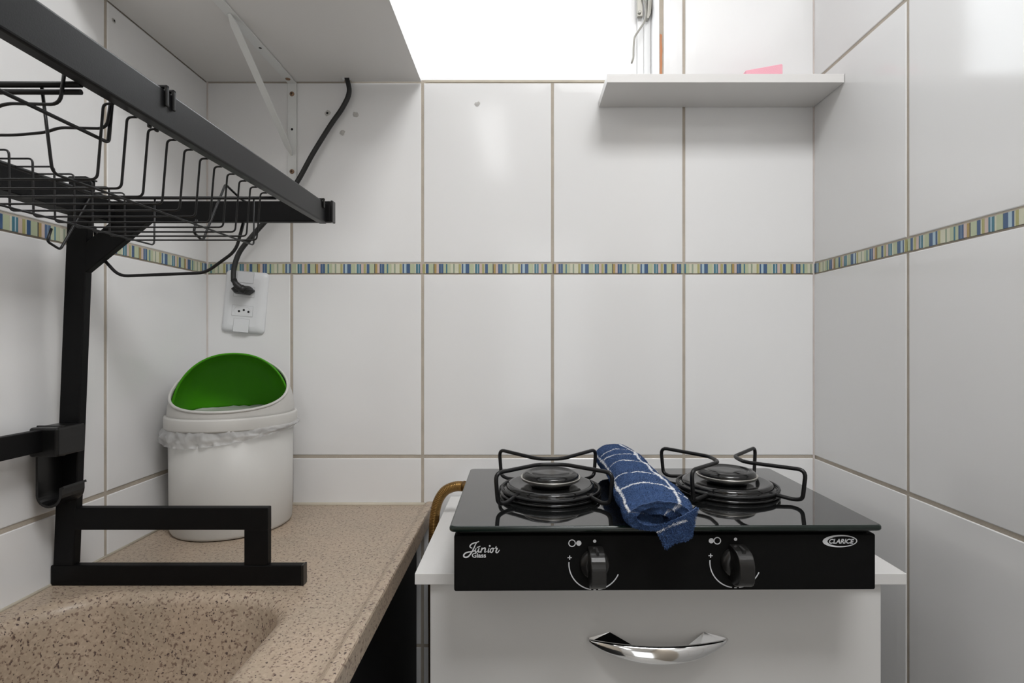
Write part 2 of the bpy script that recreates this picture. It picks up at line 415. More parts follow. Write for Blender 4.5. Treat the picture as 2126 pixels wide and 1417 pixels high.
# ------------------------------------------------------------------ white cabinet with the cooktop on it
wc = thing('stove_cabinet', (.18, .87, 0), 'small white laminate cabinet with a chrome bow handle, under the black cooktop', 'cabinet')
T = Zh(.301)
G().box(-.140, .4986, .6976, 1.046, T-.0145, T).build('top_panel', [M['laminate']], wc, bevel=.0006)
g = G(); zt = T-.0145
g.box(-.118, -.103, .722, 1.04, .05, zt); g.box(.452, .467, .722, 1.04, .05, zt); g.box(-.103, .452, 1.03, 1.04, .05, zt); g.box(-.103, .452, .722, 1.03, .05, .065)
g.box(-.103, .452, .722, .74, zt-.17, zt-.165)
g.box(-.10, .45, .76, 1.03, 0, .05)
g.build('carcass', M['laminate'], wc)
dr = G().box(-.1213, .4700, .705, .7205, zt-.172, zt-.0015).build('drawer', M['laminate'], wc, bevel=.0008)
for a, b in ((-.1213, .1733), (.1763, .4700)):
    G().box(a, b, .705, .7205, .06, zt-.175).build('door', M['laminate'], wc, bevel=.0008)
# chrome bow handle
hc = P(1364, 1330, .705); g = G(); rings = []; n = 40; s = 20; L_ = .0915
for i in range(n+1):
    t = -1+2*i/n; x = hc.x+L_*t; e = 1-abs(t)**2.2
    yc = .7052-.003-.021*(1-t*t)**.75
    half_z = .0012+.0085*e**.8; half_y = .0022+.0038*e
    zc = hc.z-.0045*(1-t*t)+.004*t*t
    for j in range(s):
        a = 2*math.pi*j/s
        g.v.append(Vector((x, yc+half_y*math.cos(a)*(1 if math.cos(a) < 0 else .6), zc+half_z*math.sin(a)+.004*math.cos(a)*e)))
for i in range(n):
    for j in range(s):
        j2 = (j+1) % s; g.f.append([i*s+j, i*s+j2, (i+1)*s+j2, (i+1)*s+j]); g.m.append(0); g.sm.append(True)
g.f.append(list(range(s))); g.m.append(0); g.sm.append(False); g.f.append([n*s+j for j in range(s)]); g.m.append(0); g.sm.append(False)
for sx in (-1, 1):                             # tapering ears reaching back to the drawer
    pts = [(.090, .7045, .0045), (.062, .7045, .0120), (.036, .688, .0045), (.050, .690, -.002), (.086, .702, .002)]
    top = [Vector((hc.x+sx*u, y, hc.z+z_)) for u, y, z_ in pts]; bot = [v-Vector((0, 0, .004)) for v in top]
    m_ = len(pts); g.add(top+bot, [tuple(range(m_)), tuple(range(2*m_-1, m_-1, -1))]+[(i_, (i_+1) % m_, m_+(i_+1) % m_, m_+i_) for i_ in range(m_)])
g.build('handle', M['chrome'], dr)

# ------------------------------------------------------------------ cooktop
CK = (.167, .775, T)
ck = thing('cooktop', CK, 'black two-burner glass-top gas cooktop standing on the white cabinet', 'cooktop')
gz = Zh(.2148)
# glass with rounded edge
g = G(); poly = rrect(-.087, .421, .626, .912, .006, 4)
ring = []
for ins, dz in ((.0022, 0), (.0007, -.0007), (0, -.0022), (0, -.0048), (.0009, -.0064), (.0022, -.007)):
    ring.append([Vector((p[0]+(ins if p[0] < .167 else -ins), p[1]+(ins if p[1] < .77 else -ins), gz+dz)) for p in poly])
n = len(poly)
for r_ in ring: g.v += r_
for i in range(len(ring)-1):
    for j in range(n):
        j2 = (j+1) % n; g.f.append([i*n+j, i*n+j2, (i+1)*n+j2, (i+1)*n+j]); g.m.append(1); g.sm.append(True)
g.f.append(list(range(n))); g.m.append(0); g.sm.append(False); g.f.append([(len(ring)-1)*n+j for j in range(n)][::-1]); g.m.append(0); g.sm.append(False)
g.build('glass_top', [M['ckglass'], M['glass_edge']], ck)
FY = .6335
g = G(); g.box(-.082, .4165, FY, .905, Zh(.2935), Zh(.2275)); body = g.build('body', M['bpanel'], ck, bevel=.0022, seg=3)
G().box(-.076, .4105, .641, .90, Zh(.2276), gz-.0069).build('spacer_frame', M['hole'], ck)
for x, y in ((-.06, .72), (.394, .72), (-.06, .88), (.394, .88)):
    G().lathe([(.009, 0), (.010, Zh(.2935)-T)], (x, y, T), 16).build('foot', M['rubber'], ck)

# burners
def burner(cx, cy):
    g = G(); prof = [(.050, -.002), (.0700, .0008), (.0712, .0022), (.0700, .0036), (.0672, .0042), (.0660, .0052), (.0668, .0066), (.0655, .0078), (.0628, .0082), (.0620, .0092), (.0622, .0100),
                     (.0612, .0118), (.0585, .0130), (.0555, .0132), (.0430, .0118), (.0300, .0112), (.022, .0112)]
    prof = [(a_, b_*1.18) for a_, b_ in prof]
    g.lathe(prof, (cx, cy, gz), 64); pan = g.build('drip_pan', M['enamel'], ck)
    for q in range(0):
        pass
    g = G(); g.lathe([(.034, .0105), (.029, .0125), (.026, .018), (.027, .0195)], (cx, cy, gz), 48); g.build('burner_base', M['bplastic'], ck)
    g = G(); g.lathe([(.031, .0190), (.0385, .0194), (.0410, .0205), (.0422, .0236), (.0424, .0242), (.0410, .0246), (.039, .0236)], (cx, cy, gz), 64); g.build('burner_ring', M['silver'], ck, label='silver metal burner ring')
    g = G(); g.lathe([(.0392, .0225), (.0397, .0262), (.0385, .0285), (.0352, .0305), (.0315, .0312), (.0295, .0306), (.0285, .0298), (.0268, .0297), (.0258, .0303), (.010, .0298), (0, .0297)], (cx, cy, gz), 64)
    g.build('burner_cap', M['cap'], ck)
b1 = (.0395, .762); b2 = (.2945, .775)
burner(*b1); burner(*b2)
def grate(c, along_x):
    g = G(); ht = .047; a = .075
    for s in (-1, 1):
        loc = [(-.040, s*.030, .0105), (-a+.012, s*(a-.010), .0050), (-a+.003, s*(a-.003), .008), (-a, s*a, ht), (-.018, s*.018, ht-.002), (.018, s*.018, ht-.002), (a, s*a, ht), (a-.003, s*(a-.003), .008), (a-.012, s*(a-.010), .0050), (.040, s*.030, .0105)]
        pts = [Vector((c[0]+(u if along_x else v), c[1]+(v if along_x else u), gz+z_)) for u, v, z_ in loc]
        g.tube(pts, .0027, 10, .011)
    ring_ = [Vector((c[0]+.0690*math.cos(6.2832*k/48), c[1]+.0690*math.sin(6.2832*k/48), gz+.0088)) for k in range(48)]
    g.tube(ring_, .0020, 8, closed=True)
    g.build('grate', M['wire'], ck)
grate(b1, True); grate(b2, False)

# knobs and print
def knob(px, py, tilt):
    c = P(px, py, FY); g = G(); X, Z = c.x, c.z
    g.lathe([(.0180, 0), (.0180, .002), (.0168, .005), (.0145, .007), (.010, .008)], (X, FY, Z), 40, axis='y')
    kb = g.build('knob', M['knob'], ck)
    prof = [(0, .0218), (.013, .0228), (.024, .0210), (.031, .0160), (.034, .009), (.034, -.009), (.029, -.0165), (.019, -.0205), (.008, -.0205), (0, -.0200)]
    prof = rounded([Vector((p[0], p[1], 0)) for p in prof], .004, True, 3)
    g = G(); w_ = .0088
    A = [Vector((X-w_, FY-p.x, Z+p.y)) for p in prof]; B = [Vector((X+w_, FY-p.x, Z+p.y)) for p in prof]
    n = len(prof); g.add(A+B, [tuple(range(n)), tuple(range(2*n-1, n-1, -1))]+[(i, (i+1) % n, n+(i+1) % n, n+i) for i in range(n)])
    for i in range(len(g.f)-n, len(g.f)): pass
    gr = g.build('grip', M['knob'], kb, bevel=.0012, seg=2)
    G().box(X-.0014, X+.0014, FY-.026, FY-.012, Z+.0185, Z+.0236).build('pointer_slot', M['hole'], kb)
    return c
c1 = knob(1232, 1169, 0); c2 = knob(1525, 1166, 0)
PY = FY-.0004
def ribbon(g, pts, wd, y=PY):
    """flat print stroke in the panel plane from (x,z) points"""
    n = len(pts); ws = wd if isinstance(wd, list) else [wd]*n
    k = len(g.v)
    for i in range(n):
        a = pts[max(i-1, 0)]; b = pts[min(i+1, n-1)]; d = Vector((b[0]-a[0], b[1]-a[1])); d = d.normalized() if d.length else Vector((1, 0)); nx, nz = -d.y, d.x
        g.v += [Vector((pts[i][0]+nx*ws[i]/2, y, pts[i][1]+nz*ws[i]/2)), Vector((pts[i][0]-nx*ws[i]/2, y, pts[i][1]-nz*ws[i]/2))]
    for i in range(n-1): g.f.append([k+2*i, k+2*i+1, k+2*i+3, k+2*i+2]); g.m.append(0); g.sm.append(False)
def disc(g, x, z, r, r0=0, n=28, y=PY):
    k = len(g.v)
    for i in range(n):
        a = 6.28318*i/n; g.v += [Vector((x+r*math.cos(a), y, z+r*math.sin(a))), Vector((x+r0*math.cos(a), y, z+r0*math.sin(a)))]
    for i in range(n):
        j = (i+1) % n; g.f.append([k+2*i, k+2*j, k+2*j+1, k+2*i+1]); g.m.append(0); g.sm.append(False)
U = FY/F                                       # metres per photo pixel on the panel
def dial(c, left):
    g = G(); r = 53.5*U
    def arc(a0, a1):
        pts = [(c.x+r*math.cos(math.radians(a0+(a1-a0)*t/24)), c.z+r*math.sin(math.radians(a0+(a1-a0)*t/24))) for t in range(25)]
        ribbon(g, pts, 2.3*U)
    arc(176, 262); arc(278, 336)
    g2 = G(); ribbon(g, [(c.x-2.6*U, c.z-r), (c.x+2.6*U, c.z-r)], 2.2*U)
    px, pz = c.x-52*U, c.z+13*U
    ribbon(g, [(px-4.4*U, pz), (px+4.4*U, pz)], 2.2*U); ribbon(g, [(px, pz-4.4*U), (px, pz+4.4*U)], 2.2*U)
    a, b = (-47, -33) if left else (-38, -50.5)
    zz = c.z+(43 if left else 44)*U
    disc(g, c.x+a*U, zz, 7.8*U, 5.8*U); disc(g, c.x+b*U, zz, 5.4*U)
    disc(g, c.x, c.z+(47)*U, 3.4*U)
    g.build('dial_print', M['print'], body)
dial(c1, True); dial(c2, False)
def text_mesh(txt, x, z, size, shear=0, bold=0, width=None):
    cu = bpy.data.curves.new('t', 'FONT'); cu.body = txt; cu.size = 1; cu.shear = shear; cu.offset = bold; cu.resolution_u = 4
    to = bpy.data.objects.new('t', cu); C.objects.link(to); bpy.context.view_layer.update()
    me = bpy.data.meshes.new_from_object(to.evaluated_get(bpy.context.evaluated_depsgraph_get()))
    xs = [v.co.x for v in me.vertices]; w_ = max(xs)-min(xs); mn = min(xs)
    sx = (width/w_) if width else size
    vs = [Vector((x+(v.co.x-mn)*sx, PY, z+v.co.y*size)) for v in me.vertices]; fs = [list(p.vertices) for p in me.polygons]
    bpy.data.objects.remove(to); bpy.data.curves.remove(cu); bpy.data.meshes.remove(me); return vs, fs
def FP(px, py): v = P(px, py, FY); return v.x, v.z
# script wordmark drawn as brush strokes, then the small word under it
g = G()
def z8(x, y): return FP(930+x/11.81, 1080+y/11.81)
def stroke(pts, wd):
    pv = rounded([Vector((*z8(*p), 0)) for p in pts], .004, False, 4); n = len(pv)
    w_ = wd if isinstance(wd, (int, float)) else None
    ws = [w_/11.81*U]*n if w_ else [(wd[0]+(wd[1]-wd[0])*math.sin(math.pi*i/(n-1)))/11.81*U for i in range(n)]
    ribbon(g, [(v.x, v.y) for v in pv], ws)
stroke([(738, 488), (700, 512), (620, 525), (545, 560), (512, 610), (530, 645), (575, 655)], (22, 30))
stroke([(700, 500), (660, 545), (620, 640), (580, 720), (530, 800), (480, 860), (420, 885), (370, 868), (360, 825), (400, 775), (470, 750), (560, 742), (620, 725), (655, 690)], (20, 36))
stroke([(668, 650), (645, 715), (650, 765), (700, 740), (738, 650)], (16, 30)); stroke([(745, 645), (722, 715), (730, 765), (790, 725)], (16, 32))
stroke([(690, 640), (770, 608)], 22)
stroke([(818, 645), (796, 705), (778, 768)], 30); stroke([(790, 730), (835, 665), (885, 645), (890, 690), (868, 768), (930, 735)], (16, 32))
x_, z_ = z8(1000, 603); disc(g, x_, z_, 22/11.81*U, 0, 14)
stroke([(985, 648), (965, 705), (955, 765), (1000, 745)], (16, 30))
stroke([(1075, 650), (1020, 680), (1005, 745), (1045, 770), (1085, 720), (1078, 655), (1120, 670)], (20, 28))
stroke([(1160, 612), (1135, 665), (1190, 655), (1150, 725), (1155, 770), (1195, 768), (1238, 700)], (20, 32))
x_, z_ = z8(565, 884); vs, fs = text_mesh('Glass', x_, z_, .0074, 0, .022, width=342/11.81*U); g.add(vs, fs)
g.build('front_lettering', M['print'], body)
g = G(); n = 48; k = 0
def zc(x, y): return FP(1690+x/19.33, 1100+y/19.33)
for i in range(n):
    a = 6.28318*i/n
    x_, z_ = zc(1028+702*math.cos(a), 458-248*math.sin(a)-(8*math.cos(a))); g.v.append(Vector((x_, PY, z_)))
    x_, z_ = zc(1105+582*math.cos(a), 460-198*math.sin(a)-(8*math.cos(a))); g.v.append(Vector((x_, PY, z_)))
for i in range(n):
    j = (i+1) % n; g.f.append([2*i, 2*j, 2*j+1, 2*i+1]); g.m.append(0); g.sm.append(False)
x_, z_ = zc(585, 548); vs, fs = text_mesh('CLARICE', x_, z_, .0074, .28, .03, width=1020/19.33*U); g.add(vs, fs)
g.build('oval_logo', M['print'], body)
ck.rotation_euler = (0, 0, math.radians(.55))

# gas hose
g = G(); pts = [(-.083, .915, Zh(.2500)), (-.103, .925, Zh(.2490)), (-.118, .928, Zh(.2505)), (-.135, .93, Zh(.259)), (-.147, .93, Zh(.278)), (-.1525, .93, Zh(.305)), (-.1540, .93, Zh(.34)), (-.155, .93, Zh(.40)), (-.156, .94, Zh(.56)), (-.157, .95, Zh(.80))]
cv = []
pv = [Vector(p) for p in pts]
for i in range(len(pv)-1):                    # Catmull-Rom
    p0, p1, p2, p3 = pv[max(i-1, 0)], pv[i], pv[i+1], pv[min(i+2, len(pv)-1)]
    st = max(6, int((p2-p1).length/.0009))
    for q in range(st):
        t = q/st; cv.append(.5*((2*p1)+(-p0+p2)*t+(2*p0-5*p1+4*p2-p3)*t*t+(-p0+3*p1-3*p2+p3)*t**3))
g.tube(cv, [(.0078, .0088, .0088)[i % 3] for i in range(len(cv))], 14)
hose = g.build('gas_hose', M['brass'], None, 'brass coloured ribbed gas hose curving down behind the left of the cooktop', 'hose', loc=pts[-1])
G().lathe([(.0092, 0), (.0100, .002), (.0100, .010), (.0085, .012)], (0, 0, 0), 6, smooth=False, axis='y')
g = G(); g.tube([(-.084, .9155, Zh(.2500)), (-.1015, .924, Zh(.2490))], .0100, 6); g.build('hose_fitting', M['brass'], hose)

# ------------------------------------------------------------------ rolled towel
def towel():
    Y0, Y1, NY, NS = .603, .882, 200, 460
    m = bpy.data.materials.new('blue_terry'); m.use_nodes = True; nt = m.node_tree; b = nt.nodes['Principled BSDF']; L = nt.links.new
    at = nt.nodes.new('ShaderNodeVertexColor'); at.layer_name = 'weave'; L(at.outputs[0], b.inputs['Base Color'])
    b.inputs['Roughness'].default_value = .95; b.inputs['Sheen Weight'].default_value = .35; b.inputs['Specular IOR Level'].default_value = .1
    b.inputs['Sheen Tint'].default_value = (.4, .55, .9, 1)
    me = bpy.data.meshes.new('rolled_towel')
    TH = 2*math.pi*2.15; th1 = math.radians(-78); th0 = th1-TH      # outer end under the roll, to the right
    half = .112
    def prof_pt(s):                            # s in 0..1 round the closed outline
        if s < .5: t = s*2; side = 1
        else: t = 2-s*2; side = -1
        t = min(max(t, 0), 1)
        th = th1-TH*(1-t) if False else th0+TH*t
        th = -th+2*th1                         # wind the other way: outer layer comes down on the right
        r = .17+.715*t+half*side*(min(1, t*14, (1-t)*30+.35))
        return th, r, t, side
    # outline: outer surface from inside end to outside end, back along inner surface
    vs = []; cols = []; fs = []
    ax = lambda y: .1515-.0055*max(0, (y-.80)/.08)
    def left_limit(y, z):
        d = max(math.exp(-((y-.690)/.012)**2), math.exp(-((y-.837)/.012)**2))
        return .1045+.0145*d
    tufts = []
    def colour(p, white):
        sh = .85+.45*noise.noise(p*700)
        return (.78, .78, .78, 1) if white else (.042*sh, .080*sh, .185*sh, 1)
    for i in range(NY+1):
        f = i/NY; y = Y0+(Y1-Y0)*f
        a_ = .0480-.0115*f+.0015*math.sin(y*31); b_ = .0235+.0035*f
        endr = 1-.10*max(0, (f-.94)/.06)**2-.06*max(0, (.03-f)/.03)
        droop = .28*max(0, .633-y)
        for j in range(NS):
            th, r, t, side = prof_pt(j/NS)
            r *= endr
            u = a_*r*math.cos(th); v = b_*r*math.sin(th)
            p = Vector((ax(y)+u, y+max(0, 1-f/.12)*((1-t)*.011+.003*math.sin(th*1.3+1)), gz+b_+.0005+v-droop))
            nrm = Vector((math.cos(th)/a_, 0, math.sin(th)/b_)).normalized()*side
            lump = noise.noise(p*30)*.0030+noise.noise(p*85)*.0012
            pile = noise.noise(p*520)*.0007
            white = 0; deg = math.degrees(th) % 360
            wob = noise.noise(Vector((y*60, deg*.1, 3))); wn = noise.noise(p*1100)
            if side > 0 and t > .52 or f < .02:
                for d0, wd in ((47+18*f, 3.6), (152+12*f, 3.4)):
                    if abs(deg-d0-1.6*wob) < wd and wn > -.3: white = 1
                for yc, y_w in ((.640, .0015), (.697, .0011), (.755, .0009), (.800, .0009), (.826, .0008)):
                    q = abs(y-yc+.010*math.cos(th)-.0012*wob)
                    if q < y_w and 48+16*f < deg < 154 and wn > -.35: white = 1
                    if q < y_w*.6 and (15 < deg < 50) and wob > -.1: white = 1
            if white: pile += .0006
            ed = 1 if p.z > gz+.004 else .2
            p += nrm*(lump*ed+pile)
            lim = left_limit(y, p.z)
            if p.x < lim: p.x = lim-(lim-p.x)*.12
            if i in (0, NY): p.y += noise.noise(p*150)*.0015
            if y > FY-.008 and p.z < gz+.0007: p.z = gz+.0007
            vs.append(p); cols.append(colour(p, white))
            nt_ = 6 if (side > 0 and t > .55 and p.z > gz+.0012) or i < 3 else (4 if f < .09 or i > NY-3 else 0)
            for _ in range(nt_):
                jit = Vector((0, random.uniform(-.0008, .0008), 0)) if i > 2 else Vector((0, 0, 0))
                if j > 0: jit = jit+(vs[-2]-p)*random.random() if (vs[-2]-p).length < .003 else jit
                tufts.append((p+jit, nrm if i > 0 else Vector((random.uniform(-.5, .5), -1, random.uniform(-.3, .6))), white))
    for i in range(NY):
        for j in range(NS):
            j2 = (j+1) % NS; fs.append((i*NS+j, i*NS+j2, (i+1)*NS+j2, (i+1)*NS+j))
    for base_, flip in ((0, 1), (NY*NS, 0)):
        h = NS//2
        for j in range(h-1):
            q = (base_+j, base_+j+1, base_+NS-2-j, base_+NS-1-j); fs.append(q if flip else q[::-1])
            if base_ == 0:
                pa, pb = vs[q[0]], vs[q[3]]
                for _ in range(60):
                    tufts.append((pa.lerp(pb, random.random())+Vector((0, .0002, 0)), Vector((random.uniform(-.7, .7), -1, random.uniform(-.5, .7))), 0))
    o3 = Vector((.165, .74, gz))
    me.from_pydata([v-o3 for v in vs], [], fs); me.materials.append(m)
    ca = me.color_attributes.new('weave', 'FLOAT_COLOR', 'POINT'); ca.data.foreach_set('color', [c for q in cols for c in q])
    me.polygons.foreach_set('use_smooth', [True]*len(me.polygons)); me.update()
    o = bpy.data.objects.new('rolled_towel', me); C.objects.link(o); o.location = o3
    o['label'] = 'rolled blue terry towel with white checked lines lying between the two burners'; o['category'] = 'towel'
    reg(o, o3)
    # loose corner hanging over the front edge of the glass
    g = G(); nu, nv = 40, 34; cc = []
    for i in range(nu+1):
        for j in range(nv+1):
            a = i/nu; b_ = j/nv
            A = P(1362, 1096, .612); B = P(1446, 1048, .607); Cc = P(1381, 1135, .603); D = P(1434, 1108, .602)
            p = (A*(1-a)+B*a)*(1-b_)+(Cc*(1-a)+D*a)*b_
            p.y += -.006*math.sin(math.pi*a)*(1-b_*.6)-.003; p.z += .002*math.sin(a*5)
            p += Vector((noise.noise(p*90)*.0006, noise.noise(p*120+Vector((5, 5, 5)))*.0012, noise.noise(p*90+Vector((2, 7, 1)))*.0006))
            g.v.append(p)
            sh = .8+.5*noise.noise(p*900); wh = abs(b_-.18-.05*a) < .035 and a < .72 and noise.noise(p*1400) > -.3
            cc.append((.8, .8, .8, 1) if wh else (.032*sh, .062*sh, .150*sh, 1))
    for i in range(nu):
        for j in range(nv):
            k = i*(nv+1)+j; g.f.append([k, k+1, k+nv+2, k+nv+1]); g.m.append(0); g.sm.append(True)
    fl = g.build('towel_corner', m, o)
    ca = fl.data.color_attributes.new('weave', 'FLOAT_COLOR', 'POINT'); ca.data.foreach_set('color', [c for q in cc for c in q])
    so = fl.modifiers.new('thick', 'SOLIDIFY'); so.thickness = .005; so.offset = -1
    for k in range(len(g.v)):
        for _ in range(9):
            tufts.append((g.v[k]+Vector((random.uniform(-.0015, .0015), .0001, random.uniform(-.0015, .0015))), Vector((random.uniform(-.6, .6), -1, random.uniform(-.9, .3))), cc[k][0] > .5))
    tv = []; tf = []; tc = []
    for p, nr, wh in tufts:
        d = (nr.normalized()+Vector((random.uniform(-.8, .8), random.uniform(-.8, .8), random.uniform(-.9, .5)))).normalized()
        L_ = random.uniform(.0007, .0016); sd = d.cross(Vector((random.uniform(-1, 1), random.uniform(-1, 1), random.uniform(-1, 1)))).normalized()*.00024
        b0 = p-nr.normalized()*.0003; n_ = len(tv)
        tip = b0+d*L_+Vector((0, 0, -.0003))
        tv += [b0-sd-o3, b0+sd-o3, tip+sd*.5-o3, tip-sd*.5-o3]; tf.append((n_, n_+1, n_+2, n_+3))
        c_ = colour(p*3.1, wh); br = random.choice((.45, .7, .9, 1.1, 1.4, 2.0)) if not wh else 1
        c_ = tuple(min(.85, q*br) for q in c_[:3])+(1,); tc += [c_]*4
    tm = bpy.data.meshes.new('pile'); tm.from_pydata(tv, [], tf); tm.materials.append(m)
    ca = tm.color_attributes.new('weave', 'FLOAT_COLOR', 'POINT'); ca.data.foreach_set('color', [c for q in tc for c in q])
    to = bpy.data.objects.new('pile', tm); C.objects.link(to); to.parent = o; to['kind'] = 'stuff'
towel()

# ------------------------------------------------------------------ shelves
def shelf_poly(name, poly, z0, z1, label):
    o = thing(name, (sum(p[0] for p in poly)/len(poly), sum(p[1] for p in poly)/len(poly), z0), label, 'shelf')
    G().prism(poly, 'z', z0, z1).build('board', M['laminate'], o, bevel=.0005); return o
cxa, cxb = -.3475, -.3325
big = shelf_poly('wall_shelf', [(XL+.001, .70), (-.197, .70), (-.197, 1.046), (cxb, 1.046), (cxb, 1.030), (cxa, 1.030), (cxa, 1.046), (XL+.001, 1.046)], Zh(-.505), Zh(-.520),
                 'wide white shelf board in the upper left corner, held by a white bracket')
sm_ = thing('small_shelf', (.36, 1.0, Zh(-.457)), 'small narrow white shelf in the corner right of the window', 'shelf')
G().prism([(.149, .949), (XR-.001, .949), (XR-.001, 1.0495), (.149, 1.0495)], 'z', Zh(-.457), Zh(-.4724)).build('board', M['laminate'], sm_, bevel=.0006)
# the pink sponge on it
g = G(); g.prism([(.409, Zh(-.4726)), (.477, Zh(-.4726)), (.477, Zh(-.5078)), (.474, Zh(-.5086)), (.409, Zh(-.4968))], 'y', .985, 1.022)
g.build('sponge', M['pink'], None, 'pink wedge of foam lying on the small white corner shelf', 'sponge', bevel=.0015, loc=(.443, 1.0, Zh(-.4725)))
# bracket
bk = thing('shelf_bracket', (-.449, 1.04, Zh(-.505)), 'white metal angle bracket with a slanted brace under the large shelf', 'bracket')
zs = Zh(-.5048)
G().box(-.4575, -.4405, 1.0465, 1.0493, Zh(-.272), zs).build('upright_arm', M['white_metal'], bk, bevel=.0005)
G().box(-.4575, -.4405, .735, 1.0465, zs-.0028, zs-.0002).build('shelf_arm', M['white_metal'], bk, bevel=.0005)
g = G(); A = Vector((-.449, .822, zs-.003)); B = Vector((-.449, 1.0462, Zh(-.362)))
d = (B-A).normalized(); nn = Vector((1, 0, 0)); up = d.cross(nn)
hw = .0058
sec = [(-hw, -.0010), (hw, -.0010), (hw, .0010), (-hw, .0010)]
g.v += [A+nn*u*.35+up*v for u, v in sec]+[A+d*.018+nn*u+up*v for u, v in sec]+[B-d*.022+nn*u+up*v for u, v in sec]+[B+nn*u*.2+up*v for u, v in sec]
for i in range(3):
    for j in range(4): j2 = (j+1) % 4; g.f.append([4*i+j, 4*i+j2, 4*i+4+j2, 4*i+4+j]); g.m.append(0); g.sm.append(False)
g.f += [[0, 1, 2, 3], [12, 13, 14, 15]]; g.m += [0, 0]; g.sm += [False, False]
g.build('brace', M['white_metal'], bk)
def screw(c, axis):
    g = G()
    if axis == 'y': g.lathe([(.0046, 0), (.0042, .0013), (.0025, .0020), (0, .0021)], c, 20, axis='y'); g.box(c[0]-.0026, c[0]+.0026, c[1]-.0023, c[1]-.0016, c[2]-.0004, c[2]+.0004, 1); g.box(c[0]-.0004, c[0]+.0004, c[1]-.0023, c[1]-.0016, c[2]-.0026, c[2]+.0026, 1)
    else: g.lathe([(.0046, 0), (.0042, -.0013), (.0025, -.0020), (0, -.0021)], c, 20)
    g.build('screw', [M['screw'], M['hole']], bk)
for py in (195, 356): q = P(607, py, 1.0465); screw((-.449, 1.0465, q.z), 'y')
screw((-.449, 1.028, zs-.0028), 'z')
q = P(607, 268, 1.046); G().lathe([(.0026, 0), (.0020, .0006), (0, .0006)], (-.449, 1.0467, q.z), 14, axis='y').build('screw_hole', M['hole'], bk)
q = P(533, 96, .88); G().lathe([(.0026, 0), (0, -.0005)], (-.449, .92, zs-.0029), 14).build('screw_hole', M['hole'], bk)

# ------------------------------------------------------------------ socket plate, plug and cable
pc = P(510, 627, 1.0485)
so_ = thing('socket_plate', (pc.x, 1.05, pc.z), 'white double power socket plate on the tiled wall above the bin', 'socket')
def PL(x, z): return (pc.x+x, pc.z+z)
def prism_loops(loops_, m, name, par, smooth=True, **k):
    g = G(); n = len(loops_[0])
    for L_ in loops_: g.v += L_
    for i in range(len(loops_)-1):
        for j in range(n):
            j2 = (j+1) % n; g.f.append([i*n+j, i*n+j2, (i+1)*n+j2, (i+1)*n+j]); g.m.append(0); g.sm.append(smooth)
    g.f.append([(len(loops_)-1)*n+j for j in range(n)]); g.m.append(0); g.sm.append(False)
    return g.build(name, m, par, **k)
W2, H2 = .0415, .0600
lp = []
for ins, yy, r in ((0, 1.0498, .008), (0, 1.0475, .008), (.0015, 1.0448, .008), (.006, 1.0425, .007), (.014, 1.0412, .005)):
    lp.append([Vector((x, yy, z)) for x, z in [PL(*p) for p in rrect(-W2+ins, W2-ins, -H2+ins, H2-ins, r)]])
prism_loops(lp, M['socket'], 'cover_plate', so_)
yf = 1.0412
def module(z0, z1, x0=-.021, x1=.019, kind='blank'):
    md = G().box(pc.x+x0, pc.x+x1, yf-.0005, yf+.001, pc.z+z0, pc.z+z1).build('blank_module' if kind == 'blank' else 'outlet', M['socket'], so_, bevel=.0003)
    g = G(); t = .0004                       # seam round it
    for a, b, c_, d_ in ((x0-t, x1+t, z0-t, z0), (x0-t, x1+t, z1, z1+t), (x0-t, x0, z0, z1), (x1, x1+t, z0, z1)):
        g.box(pc.x+a, pc.x+b, yf-.0003, yf+.0005, pc.z+c_, pc.z+d_)
    g.build('seam', M['socket_line'], md)
    if kind == 'outlet':
        zc_ = (z0+z1)/2; xc = (x0+x1)/2
        hx = [(-.0175, .000), (-.0115, .0078), (.0105, .0078), (.0170, .000), (.0115, -.0075), (-.0125, -.0075)]
        g = G(); q0 = [Vector((pc.x+xc+x, yf-.0007, pc.z+zc_+z)) for x, z in hx]; q1 = [Vector((pc.x+xc+x*.93, yf-.0001, pc.z+zc_+z*.9)) for x, z in hx]
        g.add(q0+q1, [(i, (i+1) % 6, 6+(i+1) % 6, 6+i) for i in range(6)]+[tuple(range(6, 12))])
        g.build('recess', mat('recess_plastic', (.52, .53, .55), .4), md)
        g = G()
        for x, z in ((-.0062, -.001), (.003, .0018), (.0122, -.001)):
            g.lathe([(.0021, 0), (.0021, .0007)], (pc.x+xc+x, yf-.0004, pc.z+zc_+z), 14, axis='y')
        g.build('pin_holes', M['hole'], md)
module(.0370, .0585, -.0165, .0150); module(.0098, .0300, kind='outlet'); module(-.0275, -.0075, kind='outlet'); module(-.0585, -.0330, -.0160, .0140)
so_.rotation_euler = (0, math.radians(5.0), 0)
# plug and cable
pg = thing('power_cable', P(510, 603, 1.03), 'thick black power cable plugged into the upper outlet and running up behind the shelf', 'cable')
g = G(); cz = P(507, 602, 1.036); hx = [(-.021, .000), (-.012, .0085), (.010, .0085), (.020, .0005), (.010, -.0085), (-.013, -.0085)]
ca_, sa = math.cos(math.radians(-6)), math.sin(math.radians(-6))
def HX(s, y): return [Vector((cz.x+(x*ca_-z*sa)*s, y, cz.z+(x*sa+z*ca_)*s)) for x, z in hx]
lps = [HX(1, 1.0402), HX(1.0, 1.030), HX(.92, 1.024), HX(.7, 1.018)]
for L_ in lps: g.v += L_
for i in range(3):
    for j in range(6): j2 = (j+1) % 6; g.f.append([6*i+j, 6*i+j2, 6*i+6+j2, 6*i+6+j]); g.m.append(0); g.sm.append(False)
g.f += [[0, 1, 2, 3, 4, 5], [18, 19, 20, 21, 22, 23]]; g.m += [0, 0]; g.sm += [False]*2
g.build('plug', M['rubber'], pg, bevel=.0012)
